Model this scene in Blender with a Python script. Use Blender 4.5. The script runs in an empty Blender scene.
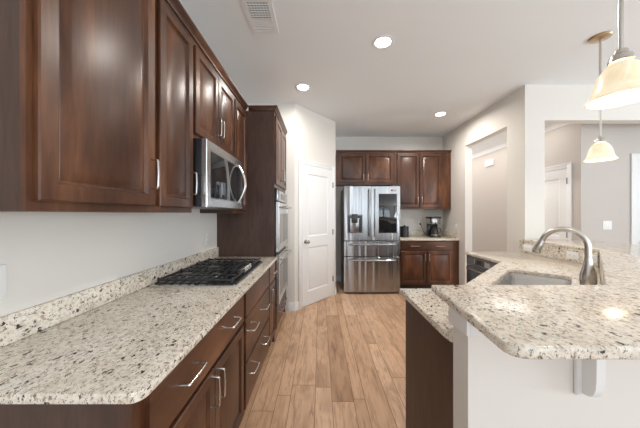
import bpy, bmesh, math, random
from mathutils import Vector, Matrix
random.seed(7)
C = bpy.context.scene.collection
SC = bpy.context.scene
PI = math.pi

# ------------------------------------------------------------------ camera, world, light, exposure
cam_data = bpy.data.cameras.new('camera'); cam = bpy.data.objects.new('camera', cam_data); C.objects.link(cam)
cam_data.sensor_width = 36.0; cam_data.lens = 14.4; cam_data.clip_start = 0.02
cam.location = (0, 0, 1.37); cam.rotation_euler = (PI/2, 0, 0)
SC.camera = cam
SC.view_settings.view_transform = 'Standard'
try: SC.view_settings.look = 'None'
except Exception: pass
SC.view_settings.gamma = 1.0
SC.view_settings.use_curve_mapping = False
SC.view_settings.exposure = 0.90

world = bpy.data.worlds.new('world'); SC.world = world; world.use_nodes = True
world.node_tree.nodes['Background'].inputs[0].default_value = (0.75, 0.87, 1.0, 1)
world.node_tree.nodes['Background'].inputs[1].default_value = 1.0

def area(name, loc, rot, sx, sy, power, col):
    d = bpy.data.lights.new(name, 'AREA'); d.shape = 'RECTANGLE'; d.size = sx; d.size_y = sy
    d.energy = power; d.color = col
    o = bpy.data.objects.new(name, d); C.objects.link(o); o.location = loc; o.rotation_euler = rot
    return o
DAY = (0.86, 0.94, 1.0)
# daylight at the windows behind the camera (rear wall) and on the dining side
UP = math.radians(50)   # sky light and the light thrown up by the ground outside enter together
area('rear_window_daylight', (0.35, -3.70, 1.45), (PI/2 + UP, 0, 0), 1.8, 2.2, 21, (0.78, 0.9, 1.0))
area('rear_window_daylight', (2.95, -3.70, 1.45), (PI/2 + UP, 0, 0), 2.2, 2.2, 25, (0.78, 0.9, 1.0))
area('side_window_daylight', (6.3, -1.6, 1.45), (PI/2 + UP, 0, PI/2), 2.4, 2.2, 112, DAY)
area('side_window_daylight', (6.3, 1.2, 1.45), (PI/2 + UP, 0, PI/2), 1.6, 2.2, 18, DAY)
area('hall_overhead_fill', (3.08, 5.9, 2.72), (0, 0, 0), 0.8, 4.4, 16, (1, 0.96, 0.92))  # added fill under the hall ceiling, no fixture there, brightens the hall walls
area('hall_end_fill', (3.1, 9.1, 1.35), (-PI/2, 0, 0), 0.9, 2.2, 30, DAY)  # added fill before the solid end wall, evens out the hall from the side
WARM = (1.0, 0.95, 0.88)

# ------------------------------------------------------------------ materials
def mat(name):
    m = bpy.data.materials.new(name); m.use_nodes = True
    nt = m.node_tree; b = nt.nodes['Principled BSDF']
    return m, nt, b
def plain(name, col, rough=0.5, metal=0.0, spec=0.5):
    m, nt, b = mat(name)
    b.inputs['Base Color'].default_value = (*col, 1); b.inputs['Roughness'].default_value = rough
    b.inputs['Metallic'].default_value = metal; b.inputs['Specular IOR Level'].default_value = spec
    return m
def N(nt, t, **kw):
    n = nt.nodes.new(t)
    for k, v in kw.items(): setattr(n, k, v)
    return n
def coords(nt, scale, rot=(0, 0, 0)):
    tc = N(nt, 'ShaderNodeTexCoord'); mp = N(nt, 'ShaderNodeMapping')
    mp.inputs['Scale'].default_value = scale; mp.inputs['Rotation'].default_value = rot
    nt.links.new(tc.outputs['Object'], mp.inputs['Vector'])
    return mp.outputs['Vector']
def noise(nt, vec, scale, detail=3, rough=0.5, dist=0.0):
    n = N(nt, 'ShaderNodeTexNoise'); n.inputs['Scale'].default_value = scale
    n.inputs['Detail'].default_value = detail; n.inputs['Roughness'].default_value = rough
    n.inputs['Distortion'].default_value = dist
    nt.links.new(vec, n.inputs['Vector']); return n.outputs['Fac']
def ramp(nt, fac, stops):
    r = N(nt, 'ShaderNodeValToRGB'); e = r.color_ramp.elements
    while len(e) < len(stops): e.new(0.5)
    for k, (p, c) in enumerate(stops):
        e[k].position = p; e[k].color = (*c, 1) if len(c) == 3 else c
    nt.links.new(fac, r.inputs['Fac']); return r.outputs['Color']
def mix(nt, fac, a, b, mode='MIX'):
    n = N(nt, 'ShaderNodeMix', data_type='RGBA', blend_type=mode)
    if isinstance(fac, (int, float)): n.inputs[0].default_value = fac
    else: nt.links.new(fac, n.inputs[0])
    for s, v in ((6, a), (7, b)):
        if isinstance(v, tuple): n.inputs[s].default_value = (*v, 1)
        else: nt.links.new(v, n.inputs[s])
    return n.outputs[2]
def bump(nt, b, h, strength, dist=0.002):
    n = N(nt, 'ShaderNodeBump'); n.inputs['Strength'].default_value = strength; n.inputs['Distance'].default_value = dist
    nt.links.new(h, n.inputs['Height']); nt.links.new(n.outputs['Normal'], b.inputs['Normal'])

def wood(name, scale, dark, mid, light, rough=0.33):
    m, nt, b = mat(name)
    v = coords(nt, scale); grain = noise(nt, v, 14, 6, 0.6, 0.6)
    v2 = coords(nt, tuple(0.28*s + 0.35 for s in scale)); blot = noise(nt, v2, 3.2, 3, 0.55, 0.4)
    base = ramp(nt, blot, [(0.30, dark), (0.52, mid), (0.72, light)])
    g = ramp(nt, grain, [(0.35, (0.72, 0.70, 0.68)), (0.65, (1.12, 1.12, 1.12))])
    nt.links.new(mix(nt, 1.0, base, g, 'MULTIPLY'), b.inputs['Base Color'])
    b.inputs['Roughness'].default_value = rough; b.inputs['Specular IOR Level'].default_value = 0.42
    bump(nt, b, grain, 0.06)
    return m
DK, MD, LT = (0.046, 0.0165, 0.0080), (0.092, 0.0345, 0.0155), (0.20, 0.082, 0.037)
M = {}
M['wood_v'] = wood('cherry_wood_upright_grain', (3, 3, 0.35), DK, MD, LT)
M['wood_h'] = wood('cherry_wood_level_grain', (3, 0.35, 3), DK, MD, LT)
M['wood_x'] = wood('cherry_wood_level_grain_back', (0.35, 3, 3), DK, MD, LT)
M['wood_end'] = wood('cherry_laminate_end', (3, 3, 0.35), (0.060, 0.030, 0.021), (0.075, 0.040, 0.029), (0.09, 0.05, 0.037), 0.45)
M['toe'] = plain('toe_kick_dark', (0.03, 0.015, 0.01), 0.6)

def paint(name, col, rough=0.75, b_s=0.03):
    m, nt, b = mat(name); b.inputs['Base Color'].default_value = (*col, 1); b.inputs['Roughness'].default_value = rough
    b.inputs['Specular IOR Level'].default_value = 0.3
    bump(nt, b, noise(nt, coords(nt, (1, 1, 1)), 180, 2), b_s, 0.001); return m
M['wall'] = paint('wall_paint_light_grey', (0.745, 0.71, 0.662))
M['wall_hall'] = paint('hall_paint_greige', (0.58, 0.535, 0.495))
M['ceiling'] = paint('ceiling_paint_white', (0.85, 0.875, 0.89))
M['white'] = plain('trim_paint_white', (0.82, 0.82, 0.815), 0.4)
M['plastic_white'] = plain('switch_plastic_white', (0.85, 0.85, 0.83), 0.35)
M['slot'] = plain('slot_dark', (0.05, 0.05, 0.05), 0.6)

def granite():
    m, nt, b = mat('granite_cream_flecked')
    v = coords(nt, (1, 1, 1))
    n1 = noise(nt, v, 18, 4, 0.6, 0.3)
    base = ramp(nt, n1, [(0.30, (0.56, 0.47, 0.37)), (0.44, (0.72, 0.64, 0.53)), (0.60, (0.82, 0.76, 0.66))])
    n2 = noise(nt, v, 75, 3, 0.6)
    base = mix(nt, 0.5, base, ramp(nt, n2, [(0.36, (0.52, 0.43, 0.34)), (0.53, (0.82, 0.76, 0.67))]))
    # warm tan and grey-brown flecks, then black ones, all slightly drawn out along one bedding direction
    def flecks(scale, size, rot, lo, hi, stretch=2.0):
        vv = coords(nt, (stretch, 1, 1.3), (0, 0, rot))
        dn = N(nt, 'ShaderNodeTexNoise'); dn.inputs['Scale'].default_value = scale*1.7; dn.inputs['Detail'].default_value = 3
        nt.links.new(vv, dn.inputs['Vector'])
        wv = mix(nt, 0.035, vv, dn.outputs['Color'], 'ADD')
        vo = N(nt, 'ShaderNodeTexVoronoi'); vo.inputs['Scale'].default_value = scale; vo.inputs['Randomness'].default_value = 1
        nt.links.new(wv, vo.inputs['Vector'])
        sep = N(nt, 'ShaderNodeSeparateColor'); nt.links.new(vo.outputs['Color'], sep.inputs[0])
        # only some of the cells carry a fleck, each its own size
        sz = N(nt, 'ShaderNodeMapRange'); sz.inputs[1].default_value = lo; sz.inputs[2].default_value = hi
        sz.inputs[3].default_value = 0.0; sz.inputs[4].default_value = size
        nt.links.new(sep.outputs[0], sz.inputs[0])
        sb = N(nt, 'ShaderNodeMath', operation='SUBTRACT'); nt.links.new(sz.outputs[0], sb.inputs[0]); nt.links.new(vo.outputs['Distance'], sb.inputs[1])
        ml = N(nt, 'ShaderNodeMath', operation='MULTIPLY', use_clamp=True); ml.inputs[1].default_value = 14
        nt.links.new(sb.outputs[0], ml.inputs[0]); return ml.outputs[0]
    c = mix(nt, flecks(62, 0.60, 0.5, 0.55, 1.0), base, (0.46, 0.36, 0.27))
    c = mix(nt, flecks(76, 0.58, 0.9, 0.64, 1.0), c, (0.21, 0.155, 0.12))
    c = mix(nt, flecks(46, 0.60, 0.6, 0.78, 1.0, 1.5), c, (0.055, 0.046, 0.042))
    c = mix(nt, flecks(95, 0.56, 0.3, 0.66, 1.0), c, (0.05, 0.043, 0.04))
    nt.links.new(c, b.inputs['Base Color']); b.inputs['Roughness'].default_value = 0.13
    b.inputs['Specular IOR Level'].default_value = 0.5
    return m
M['granite'] = granite()

def steel(name, col, rough, wav=0.0, ax='z'):
    m, nt, b = mat(name)
    b.inputs['Base Color'].default_value = (*col, 1); b.inputs['Metallic'].default_value = 1.0
    sc = {'z': (1, 1, 0.02), 'y': (1, 0.02, 1), 'x': (0.02, 1, 1)}[ax]
    f = noise(nt, coords(nt, sc), 220, 3)
    mr = N(nt, 'ShaderNodeMapRange'); mr.inputs[3].default_value = rough*0.92; mr.inputs[4].default_value = rough*1.08
    nt.links.new(f, mr.inputs[0]); nt.links.new(mr.outputs[0], b.inputs['Roughness'])
    if ax == 'z':
        b.inputs['Anisotropic'].default_value = 0.85; b.inputs['Anisotropic Rotation'].default_value = 0.25
        tg = N(nt, 'ShaderNodeTangent', direction_type='RADIAL', axis='Z'); nt.links.new(tg.outputs[0], b.inputs['Tangent'])
    if wav: bump(nt, b, noise(nt, coords(nt, (1, 1, 0.04)), 9, 1), wav, 0.03)
    return m
M['steel'] = steel('brushed_steel', (0.40, 0.40, 0.405), 0.21, 1.0)
M['dark_steel'] = steel('dark_steel', (0.38, 0.39, 0.40), 0.28, 0)
M['steel_h'] = steel('brushed_steel_level', (0.62, 0.62, 0.62), 0.25, 0, 'y')
M['nickel'] = plain('brushed_nickel', (0.56, 0.53, 0.49), 0.27, 1.0)
M['hinge_metal'] = plain('hinge_metal', (0.22, 0.21, 0.20), 0.35, 1.0)
M['bronze_canopy'] = plain('satin_bronze', (0.55, 0.42, 0.28), 0.3, 1.0)
M['sink_steel'] = steel('sink_steel', (0.80, 0.80, 0.80), 0.22, 0, 'x')
M['black'] = plain('appliance_black', (0.012, 0.012, 0.014), 0.25)
M['black_glass'] = plain('oven_glass_black', (0.015, 0.016, 0.018), 0.04, 0, 0.8)
M['iron'] = plain('cast_iron', (0.02, 0.02, 0.022), 0.3)
M['enamel'] = plain('cooktop_enamel_black', (0.02, 0.021, 0.024), 0.15)
M['grey'] = plain('appliance_grey', (0.16, 0.16, 0.17), 0.4)
M['dark_grey'] = plain('canister_dark', (0.03, 0.03, 0.033), 0.3)
M['glass_dark'] = plain('carafe_glass', (0.03, 0.025, 0.022), 0.05)
M['logo_grey'] = plain('logo_grey', (0.12, 0.12, 0.13), 0.4)
M['logo_red'] = plain('logo_red', (0.30, 0.03, 0.06), 0.4)
M['vent_dark'] = plain('duct_dark', (0.10, 0.10, 0.10), 0.8)
M['win_glass'] = plain('window_glass', (1, 1, 1), 0.0); 
def glow(name, col, e, base=(0.9, 0.9, 0.9)):
    m, nt, b = mat(name); b.inputs['Base Color'].default_value = (*base, 1)
    b.inputs['Emission Color'].default_value = (*col, 1); b.inputs['Emission Strength'].default_value = e; return m
M['lens'] = glow('recessed_lens_glow', (1, 0.95, 0.88), 9)
M['bulb'] = glow('bulb_glow', (1, 0.85, 0.62), 8)
def alabaster():
    m, nt, b = mat('alabaster_glass')
    v = coords(nt, (1, 1, 1)); n = noise(nt, v, 16, 5, 0.6, 1.2)
    c = ramp(nt, n, [(0.35, (0.88, 0.72, 0.48)), (0.6, (0.95, 0.83, 0.62))])
    nt.links.new(c, b.inputs['Base Color']); b.inputs['Roughness'].default_value = 0.3
    b.inputs['Transmission Weight'].default_value = 0.0
    nt.links.new(c, b.inputs['Emission Color']); b.inputs['Emission Strength'].default_value = 0.17
    return m
M['alabaster'] = alabaster()

def floor_mat():
    m, nt, b = mat('oak_plank_floor')
    at = N(nt, 'ShaderNodeAttribute'); at.attribute_name = 'plank'
    sep = N(nt, 'ShaderNodeSeparateColor'); nt.links.new(at.outputs['Color'], sep.inputs[0])
    tone = ramp(nt, sep.outputs[0], [(0.0, (0.43, 0.26, 0.16)), (0.35, (0.56, 0.355, 0.225)), (0.7, (0.64, 0.42, 0.275)), (1.0, (0.73, 0.505, 0.35))])
    tc = N(nt, 'ShaderNodeTexCoord'); ad = N(nt, 'ShaderNodeVectorMath', operation='ADD')
    sc = N(nt, 'ShaderNodeVectorMath', operation='SCALE'); sc.inputs['Scale'].default_value = 37.0
    nt.links.new(at.outputs['Color'], sc.inputs[0]); nt.links.new(tc.outputs['Object'], ad.inputs[0]); nt.links.new(sc.outputs[0], ad.inputs[1])
    mp = N(nt, 'ShaderNodeMapping'); mp.inputs['Scale'].default_value = (9, 0.8, 1); nt.links.new(ad.outputs[0], mp.inputs['Vector'])
    g = noise(nt, mp.outputs[0], 5, 6, 0.62, 1.1)
    gr = ramp(nt, g, [(0.32, (0.62, 0.57, 0.53)), (0.48, (0.98, 0.98, 0.98)), (0.7, (1.08, 1.08, 1.07))])
    mp2 = N(nt, 'ShaderNodeMapping'); mp2.inputs['Scale'].default_value = (3, 0.9, 1); nt.links.new(ad.outputs[0], mp2.inputs['Vector'])
    k = noise(nt, mp2.outputs[0], 2.6, 3, 0.6, 0.8)
    kr = ramp(nt, k, [(0.30, (0.74, 0.70, 0.67)), (0.55, (1.04, 1.03, 1.02))])
    c = mix(nt, 1.0, mix(nt, 1.0, tone, gr, 'MULTIPLY'), kr, 'MULTIPLY')
    nt.links.new(c, b.inputs['Base Color']); b.inputs['Roughness'].default_value = 0.36
    b.inputs['Specular IOR Level'].default_value = 0.4
    bump(nt, b, g, 0.08)
    return m
M['floor'] = floor_mat()
M['seam'] = plain('plank_seam', (0.13, 0.08, 0.05), 0.7)

# ------------------------------------------------------------------ mesh helpers
class F:
    """local frame: a along u, b up, c out of the face"""
    def __init__(s, o, u, n=None):
        s.o = Vector(o); s.u = Vector(u).normalized(); s.v = Vector((0, 0, 1)); s.n = s.u.cross(s.v)
    def __call__(s, a, b, c): return s.o + s.u*a + s.v*b + s.n*c
WORLD = lambda a, b, c: Vector((a, b, c))

class MB:
    def __init__(s): s.v = []; s.f = []; s.sm = True
    def add(s, vs, fs):
        o = len(s.v); s.v += [Vector(p) for p in vs]; s.f += [tuple(i + o for i in f) for f in fs]; return s
    def addbm(s, bm):
        bm.verts.index_update(); s.add([v.co.copy() for v in bm.verts], [[v.index for v in f.verts] for f in bm.faces]); bm.free(); return s
    def box(s, a0, b0, c0, a1, b1, c1, bev=0.0, P=WORLD, seg=2):
        bm = bmesh.new(); q = [bm.verts.new((x, y, z)) for x in (a0, a1) for y in (b0, b1) for z in (c0, c1)]
        for f in ((0,1,3,2),(4,6,7,5),(0,4,5,1),(2,3,7,6),(0,2,6,4),(1,5,7,3)): bm.faces.new([q[i] for i in f])
        if bev: bmesh.ops.bevel(bm, geom=bm.edges[:], offset=bev, segments=seg, affect='EDGES', profile=0.5)
        for v in bm.verts: v.co = P(*v.co)
        return s.addbm(bm)
    def prism(s, poly, z0, z1, bev=0.0, holes=(), seg=2, P=WORLD):
        bm = bmesh.new(); ed = []
        for loop in [poly] + list(holes):
            vs = [bm.verts.new((x, y, z1)) for x, y in loop]
            ed += [bm.edges.new((vs[i], vs[(i+1) % len(vs)])) for i in range(len(vs))]
        if holes: bmesh.ops.triangle_fill(bm, edges=ed, use_beauty=True)
        else: bm.faces.new(bm.verts[:])
        top = bm.faces[:]
        r = bmesh.ops.extrude_face_region(bm, geom=top)
        for g in r['geom']:
            if isinstance(g, bmesh.types.BMVert): g.co.z = z0
        bmesh.ops.recalc_face_normals(bm, faces=bm.faces[:])
        if bev:
            es = [e for e in bm.edges if len(e.link_faces) == 2 and e.calc_face_angle(0) > 0.5 and abs(e.verts[0].co.z - e.verts[1].co.z) < 1e-6]
            bmesh.ops.bevel(bm, geom=es, offset=bev, segments=seg, affect='EDGES', profile=0.5)
        for v in bm.verts: v.co = P(*v.co)
        return s.addbm(bm)
    def extr(s, prof, P, a0, a1):
        """profile of (c, b) swept along a"""
        n = len(prof); vs = [P(a0, b, c) for c, b in prof] + [P(a1, b, c) for c, b in prof]
        fs = [(i, (i+1) % n, n + (i+1) % n, n + i) for i in range(n)] + [tuple(range(n))[::-1], tuple(range(n, 2*n))]
        return s.add(vs, fs)
    def rings(s, w, h, rg, P, a0=0.0, b0=0.0):
        vs = []; fs = []
        for i, c in rg:
            vs += [P(a0+i, b0+i, c), P(a0+w-i, b0+i, c), P(a0+w-i, b0+h-i, c), P(a0+i, b0+h-i, c)]
        for k in range(len(rg)-1):
            for j in range(4):
                a, b = 4*k + j, 4*k + (j+1) % 4; fs.append((a, b, b+4, a+4))
        l = 4*(len(rg)-1); fs.append((l, l+1, l+2, l+3)); fs.append((3, 2, 1, 0))
        return s.add(vs, fs)
    def tube(s, pts, r, seg=10, caps=True):
        pts = [Vector(p) for p in pts]; rr = r if isinstance(r, (list, tuple)) else [r]*len(pts)
        t0 = (pts[1]-pts[0]).normalized(); up = Vector((0, 0, 1)) if abs(t0.z) < 0.9 else Vector((1, 0, 0))
        x = t0.cross(up).normalized(); vs = []; fs = []
        for i, p in enumerate(pts):
            if i == 0: t = t0
            elif i == len(pts)-1: t = (pts[i]-pts[i-1]).normalized()
            else: t = ((pts[i+1]-pts[i]).normalized() + (pts[i]-pts[i-1]).normalized()).normalized()
            x = (x - t*x.dot(t)).normalized(); y = t.cross(x)
            for k in range(seg):
                a = 2*PI*k/seg; vs.append(p + (x*math.cos(a) + y*math.sin(a))*rr[i])
        for i in range(len(pts)-1):
            for k in range(seg):
                a, b = i*seg + k, i*seg + (k+1) % seg; fs.append((a, b, b+seg, a+seg))
        if caps: fs.append(tuple(range(seg))[::-1]); l = (len(pts)-1)*seg; fs.append(tuple(range(l, l+seg)))
        return s.add(vs, fs)
    def lathe(s, prof, o, ax=(0, 0, 1), seg=28, cap=True):
        ax = Vector(ax).normalized(); up = Vector((0, 0, 1)) if abs(ax.z) < 0.9 else Vector((1, 0, 0))
        x = ax.cross(up).normalized(); y = ax.cross(x); o = Vector(o); vs = []; fs = []
        for r, h in prof:
            for k in range(seg):
                a = 2*PI*k/seg; vs.append(o + ax*h + (x*math.cos(a) + y*math.sin(a))*max(r, 1e-5))
        for i in range(len(prof)-1):
            for k in range(seg):
                a, b = i*seg + k, i*seg + (k+1) % seg; fs.append((a, b, b+seg, a+seg))
        if cap: fs.append(tuple(range(seg))[::-1]); l = (len(prof)-1)*seg; fs.append(tuple(range(l, l+seg)))
        return s.add(vs, fs)
    def build(s, name, m, parent=None, origin=None):
        org = wloc(parent) if parent else Vector((0, 0, 0))
        base = Vector(origin) if origin else (org if parent else s.center())
        me = bpy.data.meshes.new(name); me.from_pydata([tuple(v - base) for v in s.v], [], s.f)
        bm = bmesh.new(); bm.from_mesh(me); bmesh.ops.recalc_face_normals(bm, faces=bm.faces[:]); bm.to_mesh(me); bm.free()
        me.polygons.foreach_set('use_smooth', [True]*len(me.polygons)); me.set_sharp_from_angle(angle=math.radians(32))
        me.materials.append(M[m]); o = bpy.data.objects.new(name, me); C.objects.link(o)
        o.location = base - org
        if parent: o.parent = parent
        return o
    def center(s):
        xs = [v.x for v in s.v]; ys = [v.y for v in s.v]; zs = [v.z for v in s.v]
        return Vector(((min(xs)+max(xs))/2, (min(ys)+max(ys))/2, min(zs)))
def wloc(o):
    p = Vector(o.location)
    while o.parent: o = o.parent; p += Vector(o.location)
    return p
def B(*a, **k): return MB().box(*a, **k)
def thing(name, label, cat, loc, group=None):
    o = bpy.data.objects.new(name, None); C.objects.link(o); o.location = loc; o.empty_display_size = 0.1
    return tag(o, label, cat, group)
def tag(o, label, cat, group=None):
    o['label'] = label; o['category'] = cat
    if group: o['group'] = group
    return o
def struct(name, mb, m):
    o = mb.build(name, m); o['kind'] = 'structure'; return o

# ------------------------------------------------------------------ structure
CEIL = 2.94; XL = -1.105; YB = 5.2; XR = 2.49
DA, DB = Vector((-0.36, 3.63, 0)), Vector((0.265, 4.371, 0))
# floor: one mesh of planks
fm = MB(); cols = []
x = -1.3; wi = 0
while x < 6.4:
    w = [0.165, 0.10, 0.19, 0.125, 0.155, 0.085][wi % 6] * random.uniform(0.97, 1.03); wi += 1
    y = -4.0 - random.uniform(0, 1.5)
    while y < 9.2:
        L = random.uniform(0.7, 2.0); g = 0.0017
        y0, y1 = max(y, -4.0), min(y + L, 9.2)
        if y1 > y0 + 0.02:
            fm.add([(x+g, y0+g, 0), (x+w-g, y0+g, 0), (x+w-g, y1-g, 0), (x+g, y1-g, 0)], [(0, 1, 2, 3)])
            cols.append((min(1, max(0, random.gauss(0.5, 0.24))), random.random(), random.random(), 1))
        y += L
    x += w
fl = fm.build('floor', 'floor'); fl['kind'] = 'structure'
ca = fl.data.color_attributes.new('plank', 'FLOAT_COLOR', 'CORNER')
for p in fl.data.polygons:
    for li in p.loop_indices: ca.data[li].color = cols[p.index]
struct('floor_underlay', B(-1.3, -4.0, -0.12, 6.4, 9.2, -0.003), 'seam').name = 'floor_base'

struct('ceiling', MB().box(-1.3, -4.0, CEIL, 6.4, 3.23, CEIL+0.1).box(-1.3, 3.23, CEIL, 2.62, 5.35, CEIL+0.1), 'ceiling')
struct('ceiling_hall', B(2.62, 3.23, 2.74, 6.4, 9.2, 2.84), 'ceiling')
struct('wall_left', B(XL-0.12, -4.0, 0, XL, 3.63, CEIL), 'wall')
struct('wall_pantry', MB().prism([(XL-0.12, 3.63), (DA.x, DA.y), (DB.x, DB.y), (DB.x, YB), (DB.x-0.12, YB), (DB.x-0.12, DB.y+0.045), (DA.x-0.055, DA.y+0.12), (XL-0.12, 3.75)], 0, CEIL), 'wall')
struct('wall_back', B(DB.x-0.12, YB, 0, XR+0.12, YB+0.12, CEIL), 'wall')
# right wall with the passage opening
rw = MB().box(XR, 3.11, 0, XR+0.12, 3.41, CEIL).box(XR, 4.39, 0, XR+0.12, YB, CEIL).box(XR, 3.41, 2.54, XR+0.12, 4.39, CEIL)
struct('wall_right', rw, 'wall')
pw = MB().box(XR+0.12, 3.11, 0, 2.73, 3.23, CEIL).box(2.73, 3.11, 2.51, 5.6, 3.23, CEIL).box(5.6, 3.11, 0, 6.4, 3.23, CEIL)
struct('wall_opening', pw, 'wall')
# hall beyond
struct('wall_hall', B(3.6, 3.53, 0, 3.72, 9.2, 2.74), 'wall_hall')
struct('wall_entry', B(3.72, 3.53, 0, 6.4, 3.65, 2.74), 'wall_hall')
struct('wall_hall_end', B(2.4, 9.2, 0, 6.4, 9.3, 2.74), 'wall_hall')
struct('wall_hall_left', B(XR, YB+0.12, 0, XR+0.12, 9.2, 2.74), 'wall_hall')
# rear wall and dining-side wall with window openings
def wall_y(y, x0, x1, ops, z1, t):
    m = MB(); xs = x0
    for a, b, c, d in ops:
        m.box(xs, y, 0, a, y+t, z1); m.box(a, y, 0, b, y+t, c); m.box(a, y, d, b, y+t, z1); xs = b
    return m.box(xs, y, 0, x1, y+t, z1)
def wall_x(xw, y0, y1, ops, z1, t):
    m = MB(); ys = y0
    for a, b, c, d in ops:
        m.box(xw, ys, 0, xw+t, a, z1); m.box(xw, a, 0, xw+t, b, c); m.box(xw, a, d, xw+t, b, z1); ys = b
    return m.box(xw, ys, 0, xw+t, y1, z1)
struct('wall_rear', wall_y(-3.62, XL, 6.2, [(-0.55, 1.25, 0.15, 2.6), (1.85, 4.05, 0.15, 2.6)], CEIL, 0.12), 'wall')
struct('wall_dining', wall_x(6.2, -3.62, 3.11, [(-2.8, -0.4, 0.15, 2.6), (0.4, 2.0, 0.15, 2.6)], CEIL, 0.12), 'wall')
wn = 1
for a, b in ((-0.55, 1.25), (1.85, 4.05)):
    m = MB(); P = lambda a_, b_, c_: Vector((a_, b_, c_))
    for q in ((a, 0.15, a+0.06, 2.6), (b-0.06, 0.15, b, 2.6), (a, 0.15, b, 0.2), (a, 2.54, b, 2.6), ((a+b)/2-0.03, 0.15, (a+b)/2+0.03, 2.6)):
        m.box(q[0], -3.52, q[1], q[2], -3.5, q[3])
    struct('window_%d' % wn, m, 'white'); wn += 1
for a, b in ((-2.8, -0.4), (0.4, 2.0)):
    m = MB()
    for q in ((a, 0.15, a+0.05, 2.6), (b-0.05, 0.15, b, 2.6), (a, 0.15, b, 0.2), (a, 2.55, b, 2.6), ((a+b)/2-0.02, 0.15, (a+b)/2+0.02, 2.6)):
        m.box(6.08, q[0], q[1], 6.10, q[2], q[3])
    struct('window_%d' % wn, m, 'white'); wn += 1

def baseboard(name, P, a0, a1, h=0.12):
    return struct(name, MB().extr([(0.0005, 0.0), (0.016, 0.0), (0.016, h-0.03), (0.010, h-0.012), (0.007, h), (0.0005, h)], P, a0, a1), 'white')
FD = F(DA, DB - DA); DL = (DB-DA).length
baseboard('baseboard_pantry', F((XL, 3.63, 0), (1, 0, 0)), 0.66, XL*-1 - 0.36 + 0.004)
baseboard('baseboard_pantry_left', FD, -0.004, 0.069)
baseboard('baseboard_pantry_right', FD, DL-0.028, DL)
baseboard('baseboard_alcove', F((DB.x, DB.y, 0), (0, 1, 0)), 0.0, YB-DB.y)
baseboard('baseboard_back', F((DB.x, YB, 0), (1, 0, 0)), 0.02, 1.16)
baseboard('baseboard_right', F((XR, YB, 0), (0, -1, 0)), 0.68, YB-4.39)
baseboard('baseboard_hall', F((3.6, 9.2, 0), (0, -1, 0)), 0.0, 9.2-4.62)
# hall crown
cr = [(0.0005, 0), (0.012, 0), (0.02, 0.02), (0.05, 0.05), (0.065, 0.07), (0.0005, 0.07)]
struct('trim_1', MB().extr(cr, F((3.6, 9.2, 2.669), (0, -1, 0)), 0, 9.2-3.53), 'white')

# ------------------------------------------------------------------ doors
def panel_slab(P, w, h, t, panels):
    """slab with recessed moulded panels; panels = (a0, b0, a1, b1), one column"""
    m = MB(); a0 = panels[0][0]; a1 = panels[0][2]
    m.box(0, 0, 0, a0, h, t, 0, P); m.box(a1, 0, 0, w, h, t, 0, P)
    b = 0
    for p in panels:
        m.box(a0, b, 0, a1, p[1], t, 0, P)
        m.rings(a1-a0, p[3]-p[1], [(0, 0.001), (0, t), (0.006, t-0.003), (0.016, t-0.0095), (0.026, t-0.0095), (0.030, t-0.008), (0.058, t-0.0025)], P, a0, p[1]); b = p[3]
    m.box(a0, b, 0, a1, h, t, 0, P)
    return m
def casing(name, P, w, h, cw=0.07):
    m = MB(); pr = lambda: None
    for a0, b0, a1, b1 in ((-cw, 0, 0, h+cw), (w, 0, w+cw, h+cw), (0, h, w, h+cw)):
        m.box(a0, b0, 0.0005, a1, b1, 0.016, 0.004, P)
    for a0, b0, a1, b1 in ((-cw, 0, -cw+0.02, h+cw), (w+cw-0.02, 0, w+cw, h+cw), (-cw+0.02, h+cw-0.02, w+cw-0.02, h+cw)):
        m.box(a0, b0, 0.0145, a1, b1, 0.022, 0.003, P)
    return struct(name, m, 'white')
def knob(P, a, b, c, parent, m='nickel'):
    k = MB().lathe([(0.031, 0), (0.031, 0.006), (0.012, 0.012), (0.011, 0.032), (0.024, 0.040), (0.029, 0.052), (0.026, 0.064), (0.012, 0.070)], P(a, b, c), P(0, 0, 1)-P(0, 0, 0), 20)
    k.build('door_knob', m, parent)
def hinge(P, a, b, c, parent):
    MB().tube([P(a, b-0.045, c), P(a, b+0.045, c)], 0.009, 8).build('hinge', 'hinge_metal', parent)
# pantry door on the diagonal wall
off = 0.14; dw = 0.725; dh = 2.10
Pd = F(FD(off, 0.012, 0.001), FD.u)
d1 = panel_slab(Pd, dw, dh-0.016, 0.016, [(0.12, 0.20, dw-0.12, 0.86), (0.12, 1.02, dw-0.12, dh-0.14)]).build('door_1', 'white'); d1['kind'] = 'structure'
knob(Pd, 0.065, 0.95, 0.0165, d1)
for z in (0.28, 1.06, 1.84): hinge(Pd, dw+0.004, z, 0.021, d1)
casing('trim_2', F(FD(off, 0, 0), FD.u), dw, dh)
struct('trim_3', MB().extr([(0.0005, 0), (0.0, 0), (0.0, 0.001)], FD, 0.3, 0.31), 'white') if False else None
# hall door (X = 3.6 face, seen through the wide opening)
Ph = F((3.6, 4.50, 0.012), (0, -1, 0), )
hd = panel_slab(F(Ph(0, 0, 0.001), Ph.u), 0.78, 2.02, 0.010, [(0.12, 0.20, 0.66, 0.86), (0.12, 1.02, 0.66, 1.89)]).build('door_2', 'white'); hd['kind'] = 'structure'
for z in (0.28, 1.06, 1.84): hinge(Ph, 0.784, z, 0.016, hd)
knob(Ph, 0.065, 0.95, 0.0115, hd)
casing('trim_4', F((3.6, 4.50, 0), (0, -1, 0)), 0.78, 2.035)
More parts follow.
